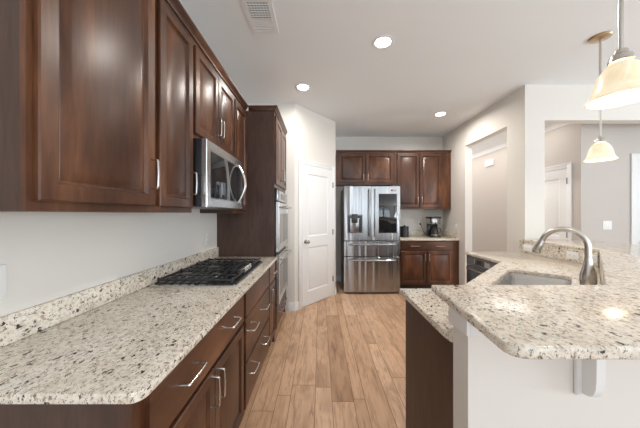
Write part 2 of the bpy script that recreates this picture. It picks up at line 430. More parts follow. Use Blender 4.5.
# entry door on the grey wall at the right edge
Pe = F((4.36, 3.53, 0.012), (1, 0, 0))
ed = panel_slab(F(Pe(0, 0, 0.001), Pe.u), 0.9, 2.10, 0.010, [(0.13, 0.20, 0.77, 0.86), (0.13, 1.02, 0.77, 1.96)]).build('door_3', 'white'); ed['kind'] = 'structure'
knob(Pe, 0.07, 0.96, 0.0115, ed, 'dark_grey')
MB().lathe([(0.028, 0), (0.028, 0.012), (0.02, 0.02)], Pe(0.07, 1.11, 0.0115), (0, -1, 0), 16).build('deadbolt', 'dark_grey', ed)
casing('trim_5', F((4.36, 3.53, 0), (1, 0, 0)), 0.9, 2.115, 0.085)

# ------------------------------------------------------------------ cabinetry
DOOR = lambda t: [(0, 0), (0, t-0.004), (0.004, t), (0.050, t), (0.053, t-0.005), (0.060, t-0.013), (0.066, t-0.013), (0.069, t-0.011), (0.094, t-0.003), (0.098, t-0.002)]
def cab_door(P, a0, b0, a1, b1, parent, wd='wood_v', t=0.02):
    return MB().rings(a1-a0, b1-b0, DOOR(t), P, a0, b0).build('door', wd, parent)
def cab_drawer(P, a0, b0, a1, b1, parent, wd='wood_h', t=0.02):
    return MB().rings(a1-a0, b1-b0, [(0, 0), (0, t-0.005), (0.005, t), (0.02, t)], P, a0, b0).build('drawer', wd, parent)
def pull(P, a, b, vert, parent, L=0.13, c=0.02):
    h = L/2; r = 0.0050
    q = [(-h-0.002, 0.0), (-h, 0.026), (-h+0.003, 0.0295), (-h+0.008, 0.031), (0, 0.033), (h-0.008, 0.031), (h-0.003, 0.0295), (h, 0.026), (h+0.002, 0.0)]
    pts = [P(a, b+s, c+d) if vert else P(a+s, b, c+d) for s, d in q]
    MB().tube(pts, r, 8).build('pull', 'nickel', parent)
CROWN = [(0, 0), (0.010, 0), (0.012, 0.012), (0.020, 0.022), (0.030, 0.036), (0.034, 0.042), (0.034, 0.055), (0, 0.055)]

# --- left uppers (face +X); frame face at X=-.80, door front at -.78
XU = -0.80
def upper_left(y0, y1, z0, label, doors, pulls, pz, endp=None):
    t = thing('wall_cabinet', label, 'cabinet', ((XL+XU)/2, (y0+y1)/2, z0))
    B(XL+0.001, y0, z0, XU-0.018, y1, 2.475).build('carcass', 'wood_end', t)
    B(XU-0.0178, y0, z0, XU, y1, 2.475).build('face_frame', 'wood_v', t)
    P = F((XU, 0, 0), (0, 1, 0))
    for (a, b), pa in zip(doors, pulls):
        d = cab_door(P, a, z0+0.03, b, 2.435, t)
        pull(P, pa, pz, True, d)
    MB().extr(CROWN, F((XU, 0, 2.4755), (0, 1, 0)), y0, y1).build('crown_molding', 'wood_h', t)
    return t
upper_left(0.696, 1.228, 1.378, 'large dark cherry wall cabinet with wide raised panel door nearest the camera', [(0.712, 1.214)], [1.185], 1.555)
upper_left(1.230, 1.594, 1.378, 'narrow dark cherry wall cabinet between the widest one and the microwave', [(1.252, 1.578)], [1.552], 1.555)
upper_left(1.596, 2.350, 1.852, 'short two door dark cherry wall cabinet directly above the microwave', [(1.612, 1.970), (1.976, 2.336)], [1.945, 2.001], 2.03)
upper_left(2.352, 2.738, 1.378, 'narrow dark cherry wall cabinet between microwave and tall oven cabinet', [(2.368, 2.724)], [2.395], 1.555)

# --- oven tower
TY0, TY1, XT = 2.742, 3.60, -0.49
tw = thing('oven_cabinet', 'tall dark cherry cabinet housing the double wall oven', 'cabinet', (-0.8, 3.17, 0))
B(XL+0.001, TY0, 0, XT, TY0+0.02, 2.475).build('side_panel', 'wood_end', tw)
B(XL+0.001, TY1-0.02, 0, XT, TY1, 2.475).build('side_panel', 'wood_end', tw)
B(XL+0.001, TY0+0.0205, 1.66, XT, TY1-0.0205, 2.475).build('carcass', 'wood_v', tw)
B(XL+0.001, TY0+0.0205, 0.10, XT, TY1-0.0205, 0.37).build('base_box', 'wood_v', tw)
B(XL+0.001, TY0+0.0205, 0.0, XT-0.07, TY1-0.0205, 0.098).build('toe_kick', 'toe', tw)
PT = F((XT, 0, 0), (0, 1, 0))
for a, b, pa in ((TY0+0.03, 3.168, 3.135), (3.174, TY1-0.03, 3.207)):
    d = cab_door(PT, a, 1.70, b, 2.435, tw); pull(PT, pa, 1.84, True, d)
d = cab_drawer(PT, TY0+0.03, 0.12, TY1-0.03, 0.36, tw); pull(PT, 3.0, 0.25, False, d); pull(PT, 3.35, 0.25, False, d)
MB().extr(CROWN, F((XT, 0, 2.4755), (0, 1, 0)), TY0-0.012, TY1).build('crown_molding', 'wood_h', tw)
B(-0.765, TY0-0.012, 2.4755, XT-0.0005, TY1, 2.5305, 0.003).build('crown_top', 'wood_h', tw)

ov = thing('double_wall_oven', 'stainless double wall oven with windows built into the tall cabinet', 'oven', (-0.8, 3.17, 0.38))
OY0, OY1 = TY0+0.035, TY1-0.035
B(-1.05, OY0+0.01, 0.385, XT-0.002, OY1-0.01, 1.645).build('body', 'black', ov)
PO = F((XT+0.001, OY0, 0.375), (0, 1, 0)); ow = OY1-OY0
B(0, 0, 0, ow, 1.265, 0.012, 0.002, PO).build('trim_frame', 'black', ov)
p = B(0.005, 1.14, 0.0125, ow-0.005, 1.262, 0.032, 0.004, PO).build('control_panel', 'steel_h', ov)
B(0.22, 1.165, 0.0325, ow-0.22, 1.235, 0.034, 0, PO).build('display', 'black_glass', p)
for z0, z1 in ((0.01, 0.545), (0.585, 1.125)):
    d = MB().rings(ow-0.01, z1-z0, [(0, 0.0125), (0, 0.040), (0.004, 0.044), (0.075, 0.044), (0.078, 0.040)], PO, 0.005, z0).build('oven_door', 'steel_h', ov)
    B(0.08, z0+0.075, 0.0402, ow-0.08, z1-0.125, 0.0445, 0, PO).build('window', 'black_glass', d)
    MB().tube([PO(0.05, z1-0.05, 0.044), PO(0.05, z1-0.05, 0.085), PO(0.08, z1-0.05, 0.095), PO(ow-0.08, z1-0.05, 0.095), PO(ow-0.05, z1-0.05, 0.085), PO(ow-0.05, z1-0.05, 0.044)], 0.011, 10).build('handle', 'nickel', d)

# --- left base cabinets: frame face at X=-.495, fronts to -.475
XF = -0.495
PB = F((XF, 0, 0), (0, 1, 0))
def base_left(y0, y1, label):
    t = thing('base_cabinet', label, 'cabinet', ((XL+XF)/2, (y0+y1)/2, 0))
    B(XL+0.001, y0, 0.10, XF-0.019, y1, 0.883).build('carcass', 'wood_end', t)
    B(XF-0.0188, y0, 0.10, XF, y1, 0.883).build('face_frame', 'wood_v', t)
    B(XL+0.001, y0+0.001, 0.0, XF-0.075, y1-0.001, 0.0995).build('toe_kick', 'toe', t)
    return t
t = base_left(0.675, 1.615, 'wide dark cherry base cabinet with one drawer over two doors nearest the camera')
d = cab_drawer(PB, 0.722, 0.695, 1.600, 0.868, t); pull(PB, 0.94, 0.785, False, d); pull(PB, 1.38, 0.785, False, d)
d = cab_door(PB, 0.722, 0.115, 1.158, 0.675, t); pull(PB, 1.130, 0.585, True, d)
d = cab_door(PB, 1.164, 0.115, 1.600, 0.675, t); pull(PB, 1.192, 0.585, True, d)
t = base_left(1.617, 2.400, 'dark cherry drawer base cabinet below the gas cooktop')
PB2 = PB
cab_drawer(PB, 1.640, 0.700, 2.386, 0.868, t)
for z0, z1, pz in ((0.415, 0.685, 0.575), (0.115, 0.400, 0.285)):
    d = cab_drawer(PB, 1.640, z0, 2.386, z1, t); pull(PB, 1.81, pz, False, d); pull(PB, 2.20, pz, False, d)
t = base_left(2.402, 2.740, 'narrow dark cherry base cabinet with drawer and door beside the oven cabinet')
d = cab_drawer(PB, 2.418, 0.695, 2.724, 0.868, t, ); pull(PB, 2.571, 0.785, False, d)
d = cab_door(PB, 2.418, 0.115, 2.724, 0.675, t); pull(PB, 2.445, 0.585, True, d)

def rounded(x0, y0, x1, y1, rad):
    """rectangle with the corner radii (x0y0, x1y0, x1y1, x0y1)"""
    out = []
    for (cx, cy, a), r in zip(((x0, y0, PI), (x1, y0, 1.5*PI), (x1, y1, 0), (x0, y1, 0.5*PI)), rad):
        sx = 1 if cx == x0 else -1; sy = 1 if cy == y0 else -1
        if r == 0: out.append((cx, cy)); continue
        for k in range(7):
            t_ = a + PI/2*k/6; out.append((cx + sx*r + r*math.cos(t_), cy + sy*r + r*math.sin(t_)))
    return out
ct = thing('countertop', 'long cream granite countertop along the left wall under the cooktop', 'countertop', (-0.78, 1.7, 0.884))
MB().prism(rounded(XL+0.001, 0.65, -0.456, 2.740, (0, 0.035, 0, 0)), 0.884, 0.914, 0.006).build('slab', 'granite', ct)
B(XL+0.001, 0.65, 0.9145, XL+0.021, 2.740, 1.016, 0.003).build('backsplash', 'granite', ct)

# --- cooktop
ck = thing('gas_cooktop', 'black five burner gas cooktop with iron grates set in granite counter', 'cooktop', (-0.795, 2.02, 0.9145))
CX0, CX1, CY0, CY1, CZ = -1.068, -0.525, 1.592, 2.405, 0.9145
MB().prism(rounded(CX0, CY0, CX1, CY1, (0.012,)*4), CZ, CZ+0.010, 0.003).build('rim', 'steel_h', ck)
MB().prism(rounded(CX0+0.010, CY0+0.034, CX1-0.010, CY1-0.014, (0.012,)*4), CZ+0.0103, CZ+0.016, 0.002).build('burner_pan', 'enamel', ck)
bz = CZ+0.0162
for bx, by, br in ((-0.93, 1.79, 0.042), (-0.72, 1.79, 0.036), (-0.83, 2.02, 0.052), (-0.93, 2.25, 0.036), (-0.72, 2.25, 0.045)):
    b_ = MB().lathe([(br*1.25, 0), (br*1.25, 0.004), (br, 0.008), (br, 0.016)], (bx, by, bz), seg=20).build('burner', 'nickel', ck)
    MB().lathe([(br*0.92, 0.0162), (br*0.98, 0.020), (br*0.8, 0.026)], (bx, by, bz), seg=20).build('burner_cap', 'iron', b_)
for gy0, gy1 in ((CY0+0.03, 1.895), (1.900, 2.140), (2.145, CY1-0.03)):
    g = MB(); x0, x1 = CX0+0.035, CX1-0.03; zt = CZ+0.042; hw = 0.0055
    if gy0 == 1.900: x1 = CX1-0.115
    for yy in (gy0+0.006, (gy0+gy1)/2, gy1-0.006): g.box(x0, yy-hw, zt-0.012, x1, yy+hw, zt, 0.002)
    for k in range(9):
        xx = x0 + 0.006 + (x1-x0-0.012)*k/8; g.box(xx-0.0045, gy0, zt-0.0125, xx+0.0045, gy1, zt+0.0005, 0.002)
    for yy in (gy0+0.006, gy1-0.006):
        for k in (0, 4, 8):
            xx = x0 + 0.006 + (x1-x0-0.012)*k/8; g.box(xx-0.006, yy-0.006, bz+0.0002, xx+0.006, yy+0.006, zt-0.012)
        for k in range(9):
            xx = x0 + 0.006 + (x1-x0-0.012)*k/8; g.box(xx-0.005, yy-0.006, zt, xx+0.005, yy+0.006, zt+0.008, 0.002)
    g.build('grate', 'iron', ck)
for k in range(5):
    k_ = MB().lathe([(0.021, 0), (0.021, 0.004), (0.017, 0.006), (0.016, 0.024), (0.013, 0.028)], (CX1-0.062, 1.905+0.057*k, bz), seg=16)
    k_.build('knob', 'nickel', ck)

# --- microwave
mw = thing('microwave_oven', 'stainless over range microwave with curved handle under the short cabinet', 'microwave', (-0.9, 1.98, 1.417))
MX = -0.742
B(XL+0.001, 1.604, 1.419, MX, 2.344, 1.846, 0.004).build('body', 'black', mw)
PM = F((MX+0.0005, 1.604, 1.414), (0, 1, 0))
d = MB().rings(0.74, 0.43, [(0, 0), (0, 0.028), (0.004, 0.032), (0.055, 0.032), (0.058, 0.029)], PM).build('door', 'steel_h', mw)
B(0.062, 0.062, 0.0292, 0.678, 0.365, 0.0335, 0.001, PM).build('window', 'black_glass', d)
B(0.59, 0.07, 0.034, 0.674, 0.357, 0.0355, 0, PM).build('control_strip', 'black', d)
hp = [PM(0.615, 0.055 + 0.32*k/12, 0.034 + 0.058*math.sin(PI*k/12)) for k in range(13)]
hm = MB()
for i in range(13):
    pass
hm.tube(hp, 0.013, 10).build('handle', 'nickel', d)
B(XL+0.05, 1.63, 1.412, MX-0.02, 2.32, 1.4188).build('vent_grille', 'grey', mw)

# ------------------------------------------------------------------ back run
YU = 4.86
def upper_back(x0, x1, z0, label, doors, pulls, pz, fill=0.0):
    t = thing('wall_cabinet', label, 'cabinet', ((x0+x1)/2, (YU+YB)/2, z0))
    B(x0, YU+0.019, z0, x1, YB-0.001, 2.53).build('carcass', 'wood_v', t)
    B(x0, YU, z0, x1, YU+0.0188, 2.53).build('face_frame', 'wood_v', t)
    P = F((0, YU, 0), (1, 0, 0))
    for (a, b), pa in zip(doors, pulls):
        d = cab_door(P, a, z0+0.035, b, 2.51, t); pull(P, pa, pz, True, d, 0.12)
    MB().extr([(c*0.8, b*0.85) for c, b in CROWN], F((0, YU, 2.5305), (1, 0, 0)), x0, x1).build('crown_molding', 'wood_x', t)
    return t
upper_back(0.305, 1.420, 1.928, 'two door dark cherry wall cabinet above the refrigerator', [(0.345, 0.855), (0.870, 1.385)], [0.822, 0.903], 2.06)
upper_back(1.423, 2.482, 1.461, 'tall two door dark cherry wall cabinet above the coffee maker', [(1.46, 1.875), (1.89, 2.30)], [1.845, 1.922], 1.63)

YF = 4.58
t = thing('base_cabinet', 'dark cherry base cabinet between refrigerator and right wall under coffee maker', 'cabinet', (1.97, 4.9, 0))
B(1.425, YF+0.02, 0.10, 2.484, YB-0.001, 0.895).build('carcass', 'wood_end', t)
B(1.425, YF, 0.10, 2.484, YF+0.0198, 0.895).build('face_frame', 'wood_v', t)
B(1.426, YF+0.075, 0.0, 2.483, YB-0.001, 0.0995).build('toe_kick', 'toe', t)
PK = F((0, YF, 0), (1, 0, 0))
d = cab_drawer(PK, 1.445, 0.725, 2.36, 0.875, t, 'wood_x'); pull(PK, 1.69, 0.80, False, d, 0.16); pull(PK, 2.14, 0.80, False, d, 0.16)
d = cab_door(PK, 1.445, 0.12, 1.895, 0.705, t); pull(PK, 1.868, 0.60, True, d)
d = cab_door(PK, 1.91, 0.12, 2.36, 0.705, t); pull(PK, 1.937, 0.60, True, d)
cb = thing('countertop', 'short cream granite countertop under the coffee maker by the refrigerator', 'countertop', (1.96, 4.88, 0.896))
B(1.415, 4.55, 0.8955, 2.488, YB-0.001, 0.926, 0.005).build('slab', 'granite', cb)
MB().box(1.415, YB-0.021, 0.9265, 2.488, YB-0.001, 1.028, 0.003).box(2.468, 4.56, 0.9265, 2.488, YB-0.0215, 1.028, 0.003).build('backsplash', 'granite', cb)

# --- refrigerator
FY = 4.37; fx0, fx1 = 0.4125, 1.372; fh = 1.845
fr = thing('refrigerator', 'stainless four door refrigerator with dark glass panel and water dispenser', 'refrigerator', (0.892, 4.8, 0))
B(fx0+0.012, FY+0.075, 0.02, fx1-0.012, YB-0.03, fh-0.02, 0.006).build('body', 'grey', fr)
for fxx in (fx0+0.06, fx1-0.06): B(fxx-0.03, FY+0.1, 0, fxx+0.03, FY+0.16, 0.0195).build('foot', 'black', fr)
PR = F((fx0, FY+0.072, 0), (1, 0, 0)); fw = fx1-fx0; mid = 0.474
def curved(a0, b0, a1, b1, t=0.072, bow=0.014):
    """door front bowed outwards a little"""
    m = MB(); n = 12; vs = []; fs = []
    prof = [(a0 + (a1-a0)*k/n, t - bow*(2*k/n-1)**2) for k in range(n+1)]
    prof = [(a0, 0.0)] + prof + [(a1, 0.0)]
    q = len(prof)
    for b in (b0, b0+0.004, b1-0.004, b1):
        s = 0.996 if b in (b0, b1) else 1.0
        vs += [PR(a, b, c if c == 0 else c - (0.004 if s < 1 else 0)) for a, c in prof]
    for r in range(3):
        for k in range(q): a, b = r*q+k, r*q+(k+1) % q; fs.append((a, b, b+q, a+q))
    fs += [tuple(range(q))[::-1], tuple(range(3*q, 4*q))]
    return m.add(vs, fs)
dl = curved(0.0, 0.915, mid-0.003, fh).build('door', 'steel', fr)
dr = curved(mid+0.003, 0.915, fw, fh).build('door', 'steel', fr)
for a, dd in ((mid-0.04, dl), (mid+0.04, dr)):
    MB().tube([PR(a, 0.99, 0.06), PR(a, 0.995, 0.105), PR(a, 1.03, 0.118), PR(a, 1.40, 0.128), PR(a, 1.75, 0.118), PR(a, 1.785, 0.105), PR(a, 1.79, 0.06)], 0.012, 10).build('handle', 'steel', dd)
# dispenser on the left door
B(0.055, 1.045, 0.066, 0.315, 1.36, 0.077, 0.004, PR).build('dispenser_frame', 'grey', dl)
B(0.068, 1.06, 0.0772, 0.302, 1.335, 0.079, 0, PR).build('dispenser_recess', 'black', dl)
B(0.100, 1.06, 0.0792, 0.250, 1.30, 0.083, 0.002, PR).build('dispenser_panel', 'steel', dl)
B(0.125, 1.22, 0.0832, 0.225, 1.37, 0.108, 0.006, PR).build('dispenser_spout', 'dark_grey', dl)
B(0.150, 1.14, 0.0832, 0.200, 1.218, 0.092, 0.003, PR).build('dispenser_paddle', 'grey', dl)
# dark glass panel on the right door
gp = B(0.590, 1.045, 0.070, 0.900, 1.715, 0.0755, 0.006, PR).build('glass_panel', 'black_glass', dr)
# maker's mark
lg = MB().lathe([(0.016, 0), (0.016, 0.002)], PR(0.815, 1.775, 0.0695), (0, -1, 0), 18).build('logo_disc', 'logo_red', dr)
lt = MB()
def bars(a, lst):
    for x0, z0, x1, z1 in lst: lt.box(a+x0, 1.760+z0, 0.0695, a+x1, 1.760+z1, 0.0715, 0, PR)
bars(0.840, [(0, 0, 0.006, 0.03), (0.0062, 0, 0.018, 0.006)])
bars(0.864, [(0, 0, 0.006, 0.03), (0.0062, 0, 0.022, 0.006), (0.0062, 0.024, 0.022, 0.03), (0.016, 0.0062, 0.022, 0.015), (0.011, 0.0122, 0.0158, 0.0165)])
lt.build('logo_letters', 'logo_grey', dr)
for b0, b1, hz in ((0.645, 0.905, 0.85), (0.030, 0.635, 0.585)):
    dd = curved(0.0, b0, fw, b1).build('drawer', 'steel', fr)
    pts = [PR(0.09, hz, 0.05), PR(0.09, hz, 0.10)] + [PR(0.10 + (fw-0.2)*k/10, hz, 0.112 + 0.02*math.sin(PI*k/10)) for k in range(11)] + [PR(fw-0.09, hz, 0.10), PR(fw-0.09, hz, 0.05)]
    MB().tube(pts, 0.013, 10).build('handle', 'steel', dd)
B(0.03, fh-0.0195, -0.06, 0.16, fh+0.012, 0.03, 0.006, PR).build('hinge_cover', 'grey', fr)
B(fw-0.16, fh-0.0195, -0.06, fw-0.03, fh+0.012, 0.03, 0.006, PR).build('hinge_cover', 'grey', fr)

# --- things on the back counter
ZC = 0.9265
cm = thing('coffee_maker', 'black and steel drip coffee maker on the back counter in the corner', 'coffee maker', (2.19, 4.93, ZC))
MB().prism(rounded(2.085, 4.83, 2.295, 5.05, (0.04, 0.04, 0.02, 0.02)), ZC, ZC+0.035, 0.006).build('base', 'black', cm)
B(2.095, 4.965, ZC+0.0352, 2.285, 5.045, ZC+0.25, 0.01).build('water_tank', 'black', cm)
MB().prism(rounded(2.09, 4.835, 2.29, 5.045, (0.05, 0.05, 0.02, 0.02)), ZC+0.2505, ZC+0.36, 0.006).build('brew_head', 'steel', cm)
MB().prism(rounded(2.075, 4.825, 2.305, 5.05, (0.05, 0.05, 0.02, 0.02)), ZC+0.3605, ZC+0.39, 0.008).build('lid', 'black', cm)
cf = MB().lathe([(0.05, 0), (0.068, 0.02), (0.07, 0.08), (0.055, 0.13), (0.045, 0.15)], (2.19, 4.898, ZC+0.0355), seg=20).build('carafe', 'glass_dark', cm)
MB().lathe([(0.047, 0.1505), (0.047, 0.165), (0.02, 0.172)], (2.19, 4.898, ZC+0.0355), seg=20).build('carafe_lid', 'black', cf)
MB().tube([(2.26, 4.898, ZC+0.175), (2.298, 4.898, ZC+0.17), (2.305, 4.898, ZC+0.12), (2.285, 4.898, ZC+0.075), (2.258, 4.898, ZC+0.075)], 0.008, 8).build('carafe_handle', 'black', cf)
MB().lathe([(0.066, 0), (0.068, 0.003), (0.068, 0.02)], (2.19, 4.898, ZC+0.0345), seg=20).build('warming_plate', 'nickel', cm)
cn = thing('canister', 'dark lidded canister on the back counter beside the refrigerator', 'canister', (1.63, 4.95, ZC))
MB().lathe([(0.078, 0), (0.082, 0.005), (0.082, 0.185)], (1.63, 4.95, ZC), seg=28).build('body', 'dark_grey', cn)
MB().lathe([(0.084, 0.1855), (0.084, 0.20), (0.07, 0.208), (0.018, 0.21), (0.018, 0.225), (0.01, 0.23)], (1.63, 4.95, ZC), seg=28).build('lid', 'black', cn)

def outlet(P, a, b, label, horiz=False, slots=True, w=0.072, h=0.118, name='outlet', cat='electrical outlet', rockers=0):
    if horiz: w, h = h, w
    t = thing(name, label, cat, P(a, b, 0))
    B(a-w/2, b-h/2, 0.0008, a+w/2, b+h/2, 0.0058, 0.002, P).build('plate', 'plastic_white', t)
    if rockers:
        for k in range(rockers):
            ca_ = a + (k-(rockers-1)/2)*0.046
            B(ca_-0.016, b-0.033, 0.006, ca_+0.016, b+0.033, 0.0095, 0.002, P).build('rocker', 'plastic_white', t)
        return t
    for s in (-1, 1):
        da, db = (0.024*s, 0) if horiz else (0, 0.024*s)
        r_ = B(a+da-0.014, b+db-0.014, 0.006, a+da+0.014, b+db+0.014, 0.0078, 0.002, P).build('receptacle', 'plastic_white', t)
        m = MB()
        for q in (-0.005, 0.005):
            if horiz: m.box(a+da-0.005, b+db+q-0.001, 0.0079, a+da+0.005, b+db+q+0.001, 0.0083, 0, P)
            else: m.box(a+da+q-0.001, b+db-0.005, 0.0079, a+da+q+0.001, b+db+0.005, 0.0083, 0, P)
        m.build('slots', 'slot', r_)
    return t
PW = F((0, YB, 0), (1, 0, 0))
outlet(PW, 2.03, 1.19, 'white outlet on the back wall with the coffee maker plugged in')
pg = thing('power_cord', 'black cord and plug running from the back wall outlet to coffee maker', 'power cord', (2.03, YB-0.02, 1.16))
B(2.015, YB-0.035, 1.150, 2.045, YB-0.0085, 1.185, 0.004).build('plug', 'black', pg)
MB().tube([(2.03, YB-0.034, 1.165), (2.045, YB-0.055, 1.12), (2.07, YB-0.075, 1.03), (2.085, YB-0.09, 0.98), (2.11, YB-0.12, 0.945), (2.13, YB-0.14, 0.94)], 0.004, 8).build('cord', 'black', pg)
outlet(F((XR, YB, 0), (0, -1, 0)), YB-4.68, 1.13, 'white switch plate on the right wall beside the back counter', name='light_switch', cat='light switch', rockers=1)
PLW = F((XL, 0, 0), (0, 1, 0))
outlet(PLW, 0.862, 1.135, 'white outlet on the left wall nearest the camera at photo edge')
outlet(PLW, 2.50, 1.125, 'white outlet on the left wall beyond the cooktop')
outlet(F((0, 3.53, 0), (1, 0, 0)), 3.96, 1.215, 'white double switch plate on the grey entry wall', name='light_switch', cat='light switch', rockers=2, w=0.12)
ch = thing('door_chime', 'white box door chime high on the hall wall through the passage', 'door chime', (3.6, 5.42, 2.38))
B(3.5745, 5.29, 2.385, 3.5995, 5.55, 2.515, 0.006).build('cover', 'plastic_white', ch)
B(3.5735, 5.33, 2.43, 3.5743, 5.51, 2.47).build('grille', 'white', ch)

# ------------------------------------------------------------------ peninsula
# lower counter outline
LC = [(0.487, 1.573), (0.85, 1.573), (1.747, 2.470), (1.747, 3.108), (2.418, 3.108), (2.418, 2.216), (1.225, 1.098), (1.08, 0.957), (0.517, 0.957), (0.496, 0.966), (0.487, 0.987)]
s2 = math.sqrt(0.5)
def diag(p, q):  # p = X+Y, q = X-Y
    return ((p+q)/2, (p-q)/2)
hole = [diag(*c) for c in ((2.70, -0.55), (2.66, -0.51), (2.66, -0.07), (2.70, -0.03), (3.67, -0.03), (3.71, -0.07), (3.71, -0.51), (3.67, -0.55))]
pc = thing('countertop', 'cream granite countertop around the sink on the kitchen side of peninsula', 'countertop', (1.4, 1.9, 0.884))
MB().prism(LC, 0.884, 0.914, 0.005, [hole]).build('slab', 'granite', pc)
# upright granite splash between the two levels
sp = MB()
def upright(p0, p1, t):
    d = (Vector((*p1, 0)) - Vector((*p0, 0))); Pq = F((*p0, 0.9145), d); sp.box(0, 0, 0, d.length, 0.122, t, 0, Pq)
upright((2.418, 2.216), (1.225, 1.098), -0.0195)
sp2 = MB()
sp.box(2.418-0.0195+0.0195, 2.225, 0.9145, 2.4375, 3.108, 1.0365)
sp.box(0.50, 0.9375, 0.9145, 1.20, 0.957, 1.0365)
sp.build('backsplash', 'granite', pc)

# sink
sk = thing('kitchen_sink', 'undermount stainless sink set diagonally in the peninsula counter', 'sink', (*diag(3.185, -0.29), 0.70))
def loop(ins, z, n=5, r=0.05):
    p0, p1, q0, q1 = 2.66+ins, 3.71-ins, -0.55+ins, -0.03-ins; out = []
    for cx, cy, a in ((p0+r, q0+r, PI), (p1-r, q0+r, 1.5*PI), (p1-r, q1-r, 0), (p0+r, q1-r, PI/2)):
        for k in range(n): t_ = a + PI/2*k/(n-1); out.append((*diag(cx + r*math.cos(t_), cy + r*math.sin(t_)), z))
    return out
vs = []; L_ = [loop(-0.03, 0.8835), loop(0.004, 0.8835), loop(0.010, 0.85), loop(0.02, 0.73), loop(0.05, 0.705), loop(0.20, 0.700)]
L_ += [loop(0.20, 0.697), loop(0.04, 0.700), loop(0.015, 0.728), loop(0.004, 0.85), loop(-0.002, 0.8805), loop(-0.03, 0.8805)]
q = len(L_[0]); fs = []
for l in L_: vs += l
for r in range(len(L_)-1):
    for k in range(q): a, b = r*q+k, r*q+(k+1) % q; fs.append((a, b, b+q, a+q))
fs.append(tuple(5*q+k for k in range(q))); fs.append(tuple(6*q+k for k in range(q))[::-1])
MB().add(vs, fs).build('basin', 'sink_steel', sk)
dc = diag(3.185, -0.29)
MB().lathe([(0.045, 0.7005), (0.045, 0.704), (0.03, 0.7045), (0.026, 0.702)], (dc[0], dc[1], 0), seg=20).build('drain', 'nickel', sk)

# faucet
fx, fy = 1.650, 1.575
fc = thing('faucet', 'brushed nickel gooseneck pull down faucet arching over the sink', 'faucet', (fx, fy, 0.9145))
MB().lathe([(0.036, 0), (0.037, 0.006), (0.036, 0.02), (0.0395, 0.045), (0.0395, 0.065), (0.036, 0.09), (0.029, 0.118), (0.0225, 0.145), (0.0195, 0.165), (0.0175, 0.185)], (fx, fy, 0.9145), seg=28).build('body', 'nickel', fc)
sd = Vector((-s2, s2, 0)); R = 0.109; zc = 1.164
pts = [Vector((fx, fy, 1.075)), Vector((fx, fy, 1.12))]
for k in range(15):
    a = math.radians(164)*k/14; pts.append(Vector((fx, fy, zc)) + sd*(R - R*math.cos(a)) + Vector((0, 0, R*math.sin(a))))
MB().tube(pts, 0.0165, 16).build('spout', 'nickel', fc)
e = pts[-1]; dr_ = (pts[-1]-pts[-2]).normalized()
MB().tube([e, e+dr_*0.02, e+dr_*0.03, e+dr_*0.085, e+dr_*0.095], [0.0168, 0.0185, 0.020, 0.024, 0.021], 16).build('spray_head', 'nickel', fc)
hb = Vector((fx, fy, 0.985)); hdv = Vector((s2, s2, 0))
MB().tube([hb+hdv*0.034, hb+hdv*0.05], 0.016, 12).tube([hb+hdv*0.045, hb+hdv*0.06+Vector((0, 0, 0.03)), hb+hdv*0.075+Vector((0, 0, 0.07))], [0.008, 0.007, 0.005], 10).build('lever', 'nickel', fc)

# outlets in the upright granite (face X = 2.418, looking -X)
PG = F((2.418, 0, 0), (0, -1, 0))
for yy, lb in ((2.975, 'white outlet in granite splash farthest back, beside the wall end'), (2.45, 'white outlet in granite splash just left of the faucet neck'), (2.288, 'white outlet in granite splash partly behind the faucet neck')):
    outlet(PG, -yy, 0.974, lb, True)

# base cabinets of the peninsula
t = thing('base_cabinet', 'dark cherry peninsula end cabinet under the lower granite counter', 'cabinet', (0.68, 1.25, 0))
B(0.518, 0.957, 0.0, 0.536, 1.548, 0.883).build('end_panel', 'wood_end', t)
B(0.5365, 0.957, 0.10, 0.86, 1.528, 0.883).build('carcass', 'wood_end', t)
B(0.5365, 0.957, 0.0, 0.86, 1.47, 0.0995).build('toe_kick', 'toe', t)
Pp = F((0.86, 1.5282, 0), (-1, 0, 0))
d = cab_drawer(Pp, 0.015, 0.695, 0.31, 0.868, t, 'wood_x'); pull(Pp, 0.16, 0.785, False, d)
d = cab_door(Pp, 0.015, 0.115, 0.31, 0.675, t); pull(Pp, 0.05, 0.585, True, d)
t = thing('base_cabinet', 'dark cherry corner sink cabinet with doors across the diagonal of peninsula', 'cabinet', (1.3, 1.9, 0))
PS = F((1.747, 2.43, 0), (-1, -1, 0)); sl = 1.19
B(0, 0.10, -0.02, sl, 0.883, 0, 0, PS).build('face_frame', 'wood_v', t)
B(0, 0.0, -0.10, sl-0.09, 0.0995, -0.08, 0, PS).build('toe_kick', 'toe', t)
d = cab_drawer(PS, 0.10, 0.695, 1.09, 0.868, t)
d = cab_door(PS, 0.10, 0.115, 0.59, 0.675, t); pull(PS, 0.56, 0.585, True, d)
d = cab_door(PS, 0.60, 0.115, 1.09, 0.675, t); pull(PS, 0.63, 0.585, True, d)

